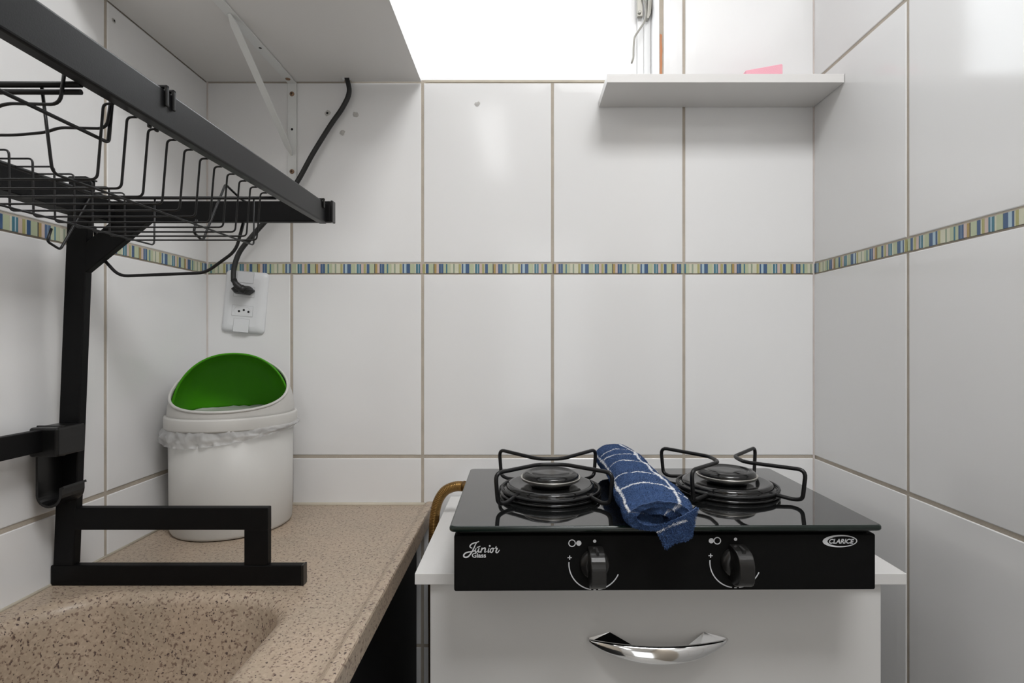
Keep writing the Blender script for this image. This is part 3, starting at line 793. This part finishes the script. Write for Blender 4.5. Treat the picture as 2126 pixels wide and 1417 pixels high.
g = G(); a = P(510, 603, 1.020); b = P(492, 594, 1.014); c_ = P(485, 580, 1.014)
cv = rounded([a, b, c_], .012, False, 9)
g.tube(cv, [.0072, .0078, .0058, .0074, .0056, .0070, .0054, .0066, .0052, .0060, .0050, .0056], 14); g.build('strain_relief', M['rubber'], pg)
pts = [P(485, 583, 1.014), P(486, 556, 1.016), P(498, 522, 1.02), P(527, 486, 1.025), P(566, 442, 1.03), P(612, 385, 1.035), P(650, 318, 1.037), P(686, 260, 1.039), P(712, 222, 1.039), P(725, 190, 1.038), Vector((-.340, 1.038, Zh(-.515))), Vector((-.338, 1.038, Zh(-.56))), Vector((-.30, 1.09, Zh(-.585)))]
cv = []
for i in range(len(pts)-1):
    p0, p1, p2, p3 = pts[max(i-1, 0)], pts[i], pts[i+1], pts[min(i+2, len(pts)-1)]
    for q in range(8):
        t = q/8; cv.append(.5*((2*p1)+(-p0+p2)*t+(2*p0-5*p1+4*p2-p3)*t*t+(-p0+3*p1-3*p2+p3)*t**3))
cv.append(pts[-1]); G().tube(cv, .0046, 12).build('cord', M['rubber'], pg)

# ------------------------------------------------------------------ waste bin
BC = Vector((-.5065, .942, CT))
bn = thing('waste_bin', BC, 'white round waste bin with a green swing lid standing in the worktop corner', 'bin')
rz_ = Zh(.126)-CT                             # height of the rim above the worktop
g = G(); g.lathe([(.088, .0005), (.0925, .002), (.0945, .006), (.0955, .05), (.0965, rz_-.016), (.094, rz_-.016), (.092, .05), (.090, .006), (0, .004)], BC, 72); g.build('bucket', M['bin'], bn)
def dome_pt(R, Hh, th, ph):                    # ph elevation
    e = .9
    return (R*max(0, math.cos(ph))**e*math.cos(th), R*max(0, math.cos(ph))**e*math.sin(th), Hh*max(0, math.sin(ph))**.95)
def dome(R, Hh, n=96, m=28, base=0):
    bm = bmesh.new(); vs = [[bm.verts.new(Vector((BC.x, BC.y, CT+rz_+base))+Vector(dome_pt(R, Hh, 2*math.pi*j/n, math.pi/2*i/m))) for j in range(n)] for i in range(m)]
    top = bm.verts.new(Vector((BC.x, BC.y, CT+rz_+base+Hh)))
    for i in range(m-1):
        for j in range(n): bm.faces.new((vs[i][j], vs[i][(j+1) % n], vs[i+1][(j+1) % n], vs[i+1][j]))
    for j in range(n): bm.faces.new((vs[-1][j], vs[-1][(j+1) % n], top))
    return bm
def cut(bm, co_, no):                         # drop what lies on the +no side, return the cut edge loop
    r = bmesh.ops.bisect_plane(bm, geom=bm.verts[:]+bm.edges[:]+bm.faces[:], plane_co=co_, plane_no=no, clear_outer=True)
    return [e for e in r['geom_cut'] if isinstance(e, bmesh.types.BMEdge)]
def chain(edges):
    adj = {}
    for e in edges:
        a, b = e.verts; adj.setdefault(a, []).append(b); adj.setdefault(b, []).append(a)
    ends = [v for v in adj if len(adj[v]) == 1]; st = ends[0] if ends else next(iter(adj)); out = [st]; prev = None; cur = st
    while True:
        nx = [v for v in adj[cur] if v is not prev and (v not in out)]
        if not nx: break
        prev, cur = cur, nx[0]; out.append(cur)
    return [v.co.copy() for v in out], not ends
def bm_obj(bm, name, m, par, thick):
    off = OFF[par.name]; bmesh.ops.translate(bm, verts=bm.verts, vec=-off); me = bpy.data.meshes.new(name); bm.to_mesh(me); bm.free(); me.materials.append(m)
    for p in me.polygons: p.use_smooth = True
    o = bpy.data.objects.new(name, me); C.objects.link(o); o.parent = par; reg(o, off)
    s = o.modifiers.new('thick', 'SOLIDIFY'); s.thickness = thick; s.offset = -1; return o
TURN = Matrix.Rotation(math.radians(16), 3, 'Z')
A = BC+TURN@Vector((0, -.092, Zh(.1085)-BC.z)); B = BC+TURN@Vector((0, .040, Zh(.0290)-BC.z))
no = TURN@Vector((0, -(Zh(.0290)-Zh(.1085)), .132)).normalized()
def warp(bm, sgn):                             # lets the opening dip at its sides
    for v in bm.verts:
        q = TURN.inverted()@(v.co-BC); v.co.z += sgn*2.3*q.x*q.x
bm = dome(.0985, .108); warp(bm, 1); ed = cut(bm, A, no); warp(bm, -1); lp_, cl = chain(ed)
hood = bm_obj(bm, 'hood', M['bin'], bn, .0025)
g = G(); g.tube(lp_, .0019, 10, closed=cl, flat=1.2); g.build('opening_rim', M['bin'], bn)
g = G(); g.lathe([(.0962, -.0175), (.1025, -.0175), (.1030, -.015), (.1032, .000), (.1022, .0025), (.0985, .0035), (.0970, .001)], BC+Vector((0, 0, rz_)), 72); g.build('lid_ring', M['bin'], bn)
bm = dome(.0935, .1040, base=.0005); no2 = TURN@Vector((0, -.80, .12)).normalized()
ed = cut(bm, BC+TURN@Vector((0, -.014, Zh(.126)-BC.z)), no2); lp_, cl = chain(ed)
gl = bm_obj(bm, 'swing_lid', M['green'], bn, .002); gl['label'] = 'green plastic swing lid'
g = G(); g.tube([v for v in lp_ if v.z > Zh(.125)], .0017, 8); g.build('lid_edge', M['green'], gl)
# folded bag edge showing inside and the bag frill under the lid ring
g = G(); n = 220; mrow = 9
for i in range(mrow):
    for j in range(n):
        th = 2*math.pi*j/n; f = i/(mrow-1)
        front = .5-.5*math.sin(th+.55)              # droops more at the front left
        drop = .006+.024*front**1.6
        wr = noise.noise(Vector((math.cos(th)*9, math.sin(th)*9, f*2.2)))*.0060+noise.noise(Vector((math.cos(th)*26, math.sin(th)*26, f*5)))*.0038
        puff = .0040*math.sin(math.pi*min(1, f*1.15))+.007*max(0, math.cos(th-math.radians(200)))**8*f+.004*max(0, math.cos(th-math.radians(-12)))**6
        rr = .1000+puff+wr*(.3+f)
        g.v.append(Vector((max(XL+.003, BC.x+rr*math.cos(th)), min(YB-.003, BC.y+rr*math.sin(th)), CT+rz_-.014-drop*f+wr*.5*f)))
for i in range(mrow-1):
    for j in range(n):
        j2 = (j+1) % n; g.f.append([i*n+j, i*n+j2, (i+1)*n+j2, (i+1)*n+j]); g.m.append(0); g.sm.append(True)
g.build('bin_bag', M['bag'], bn, label='crumpled clear white bag edge')
g = G(); n = 64
for i, (r, z_) in enumerate(((.0925, -.002), (.0905, .004), (.086, -.006), (.080, -.03), (.05, -.05))):
    for j in range(n):
        th = 2*math.pi*j/n; wv = noise.noise(Vector((math.cos(th)*7, math.sin(th)*7, i*.6)))*.004
        g.v.append(BC+Vector(((r+wv*.3)*math.cos(th), (r+wv*.3)*math.sin(th), rz_+z_+wv)))
for i in range(4):
    for j in range(n): j2 = (j+1) % n; g.f.append([i*n+j, i*n+j2, (i+1)*n+j2, (i+1)*n+j]); g.m.append(0); g.sm.append(True)
g.build('bag_lining', mat('bag_lining', (.62, .63, .60), .4), bn)

# ------------------------------------------------------------------ dish rack over the sink
rk = thing('dish_rack', (-.60, .70, CT), 'tall black metal over-sink rack with square tubes, standing on the worktop by the left wall', 'rack')
YF = .6995; YD = .0115
def leg_frame(dy):
    y0, y1 = YF+dy, YF+dy+YD
    g = G(); pts = [(-.6113, Zh(.2916)), (-.5846, Zh(.2916)), (-.5645, Zh(-.2110)), (-.591, Zh(-.2110))]
    g.prism(pts, 'y', y0, y1); g.build('post', M['black'], rk, bevel=.0012)
    G().box(-.6145, -.2875, y0, y1, Zh(.3175), Zh(.2915)).build('foot_bar', M['black'], rk, bevel=.0012)
    G().box(-.586, -.3318, y0+.0002, y1-.0002, Zh(.2455), Zh(.2165)).build('upper_foot_bar', M['black'], rk, bevel=.0012)
    G().box(-.3628, -.3319, y0+.0006, y1-.0006, Zh(.2915), Zh(.2450)).build('foot_upright', M['black'], rk, bevel=.0008)
    G().box(-.2882, -.2850, y0-.0005, y1+.0005, Zh(.3177), Zh(.2912)).build('end_cap', M['bplastic'], rk, bevel=.0008)
    G().box(-.5690, -.2500, y0, y1-.0015, Zh(-.1560), Zh(-.1828)).build('cross_bar', M['black'], rk, bevel=.0012)
    G().box(-.2502, -.2470, y0-.0006, y1-.001, Zh(-.1552), Zh(-.1836)).build('end_cap', M['bplastic'], rk, bevel=.0010)
    G().prism([(-.5695, Zh(-.090)), (-.4880, Zh(-.1565)), (-.5360, Zh(-.1565)), (-.5705, Zh(-.1275))], 'y', y0+.0004, y1-.0004).build('diagonal_strut', M['black'], rk, bevel=.0010)
    G().prism([(-.5925, Zh(-.2108)), (-.563, Zh(-.2108)), (-.563, Zh(-.2125)), (-.568, Zh(-.2148)), (-.589, Zh(-.2148)), (-.5925, Zh(-.2125))], 'y', y0-.0008, y1+.0008).build('post_cap', M['bplastic'], rk)
leg_frame(0); leg_frame(-.82)
G().box(-.2643, -.2545, -.118, YF-.0004, Zh(-.1526), Zh(-.1796)).build('front_rail', M['rail'], rk, bevel=.0017, seg=3)
G().box(-.5560, -.5310, -.118, YF-.0004, Zh(-.1545), Zh(-.1815)).build('back_rail', M['black'], rk, bevel=.0010)
G().box(-.5965, -.5860, -.118, .662, Zh(.1348), Zh(.1080)).build('lower_rail', M['black'], rk, bevel=.0010)
g = G(); g.box(-.6035, -.5680, .6560, YF-.0003, Zh(.1415), Zh(.1055)); cn = g.build('rail_clamp', M['bplastic'], rk, bevel=.0030, seg=3)
G().box(-.6045, -.5700, .668, .6705, Zh(.1425), Zh(.1045)).build('clamp_rib', M['bplastic'], cn, bevel=.0008)
jp = [(-.6000, .1400), (-.6000, .1830)]+[(-.5855-.0145*math.cos(math.radians(a)), .190+.0145*math.sin(math.radians(a))) for a in range(0, 181, 15)]+[(-.5710, .1820), (-.5672, .1805)]
g = G(); n = len(jp); tk = .0030
for y in (.664, YF-.0004):
    for i, (x, h) in enumerate(jp):
        a_, b_ = jp[max(0, i-1)], jp[min(n-1, i+1)]; d = Vector((b_[0]-a_[0], -(b_[1]-a_[1]))).normalized(); nx, nz = -d.y, d.x
        g.v += [Vector((x+nx*tk/2, y, Zh(h)+nz*tk/2)), Vector((x-nx*tk/2, y, Zh(h)-nz*tk/2))]
for i in range(n-1):
    a_ = 2*i; b_ = 2*n+2*i
    g.f += [[a_, a_+1, a_+3, a_+2], [b_, b_+2, b_+3, b_+1], [a_, a_+2, b_+2, b_], [a_+1, b_+1, b_+3, a_+3]]; g.m += [0]*4; g.sm += [False]*4
g.f += [[0, 2*n, 2*n+1, 1], [2*n-2, 2*n-1, 4*n-1, 4*n-2]]; g.m += [0]*2; g.sm += [False]*2
g.build('hook_holder', M['bplastic'], rk)
# hanging wire bar under the shelf end
g = G(); g.tube([P(508, 452, .7135), P(490, 520, .7135), P(427, 566, .7135), P(247, 573, .7135), P(205, 527, .7135), P(196, 470, .7135)], .0021, 10, .012)
g.build('hanging_bar', M['wire'], rk)
# little clip over the far end of the front rail
g = G(); g.box(-.2668, -.2522, .683, .6865, Zh(-.1798), Zh(-.1822)); g.box(-.2543, -.2522, .683, .6865, Zh(-.170), Zh(-.1822)); g.build('rail_clip', M['bplastic'], rk, bevel=.0006)

# wire draining basket
bk2 = thing('wire_basket', (-.36, .45, Zh(-.105)), 'black wire draining basket hanging inside the top of the black rack', 'basket')
xr, xl, hb, htp = -.2750, -.4110, -.1048, -.1536
for k in range(12):
    y = .3475+.02085*k
    if y > .573: break
    pts = [(-.2644, y, Zh(htp)), (-.2710, y, Zh(htp)), (xr, y, Zh(hb)), (xl, y, Zh(hb)), (-.4118, y, Zh(htp)), (-.4480, y, Zh(htp))]
    G().tube(pts, .00085, 8, .004).build('basket_wire', M['wire'], bk2)
for x in (-.286, -.392):
    pts = [(x-.003, .323, Zh(htp)), (x, .327, Zh(hb+.0025)), (x, .572, Zh(hb+.0025)), (x-.002, .576, Zh(htp))]
    G().tube(pts, .0009, 8, .005).build('long_wire', M['wire'], bk2)
G().tube([(-.2640, .5755, Zh(htp)), (-.4475, .5755, Zh(htp)), (-.4475, .3215, Zh(htp)), (-.2640, .3215, Zh(htp))], .0018, 10, .004).build('rim_rod', M['wire'], bk2)
G().tube([(-.2640, .3215, Zh(htp+.0045)), (-.4475, .3215, Zh(htp+.0040))], .0016, 10).build('rim_rod', M['wire'], bk2)
for y in (.33, .57):
    G().tube([(-.4475, y, Zh(htp)), (-.5305, y, Zh(htp))], .0020, 8).build('side_arm', M['wire'], bk2)
g = G()
for y in (.383, .3905):
    g.box(-.2668, -.2522, y-.0018, y+.0012, Zh(-.1798), Zh(-.1822)); g.box(-.2543, -.2522, y-.0018, y+.0012, Zh(-.1670), Zh(-.1822)); g.box(-.2668, -.2646, y-.0018, y+.0012, Zh(-.1520), Zh(-.1822))
g.build('rail_hook', M['bplastic'], bk2, bevel=.0008)

# cup holder: dipped wires nearer the camera
ch = thing('cup_holder', (-.35, .30, Zh(-.14)), 'black wire cup holder with dipped cross wires hanging next to the basket', 'holder')
for y in (.355, .319, .235):
    pts = [(-.2705, y, Zh(-.1700)), (-.2745, y, Zh(-.1405)), (-.3060, y, Zh(-.1412)), (-.3150, y, Zh(-.1380)), (-.335, y, Zh(-.1362)), (-.375, y, Zh(-.1362)), (-.395, y, Zh(-.1380)), (-.404, y, Zh(-.1412)), (-.4355, y, Zh(-.1405)), (-.4385, y, Zh(-.1560))]
    G().tube(pts, .0010, 8, .006).build('dipped_wire', M['wire'], ch)
for x in (-.2752, -.4345):
    s = 1 if x > -.35 else -1
    G().tube([(x+.003*s, .3572, Zh(-.1680)), (x, .3572, Zh(-.1320)), (x, .235, Zh(-.1320)), (x+.003*s, .235, Zh(-.156))], .0012, 8, .003).build('side_wire', M['wire'], ch)
# loose hooks on the far cross bar
def s_hook(X, dz, label):
    t = thing('hanging_hook', (X, .66, Zh(-.15)+dz), label, 'hook', 'bent wire hooks on the rack')
    pts = [(X, .7140, Zh(-.170)), (X, .7140, Zh(-.1848)), (X, .6990, Zh(-.1848)), (X, .662, Zh(-.1935)), (X, .615, Zh(-.1150)), (X, .598, Zh(-.1213)), (X, .6035, Zh(-.1366))]
    pts = [(p[0], p[1], p[2]+(dz if i > 2 else 0)) for i, p in enumerate(pts)]
    G().tube(pts, .0014, 8, .004).build('bent_wire', M['wire'], t)
s_hook(-.366, 0, 'bent black wire hook on the far bar, right of the diagonal strut')
s_hook(-.529, -.010, 'bent black wire hook hanging at the post, left end of the far bar')

# ------------------------------------------------------------------ unseen lamp housings, added above and behind the camera as light sources
for cx_, cy_, wx_, wy_, lab in ((.28, -.12, .27, .27, 'added square white ceiling lamp above the camera, out of view'), (-.20, -1.6, .10, .68, 'added long narrow white ceiling lamp at the unseen rear end of the room')):
    cl = thing('added_lamp', (cx_, cy_, 2.6), lab, 'lamp')
    G().box(cx_-wx_, cx_+wx_, cy_-wy_, cy_+wy_, 2.55, 2.6).build('housing', M['white_metal'], cl, bevel=.004)
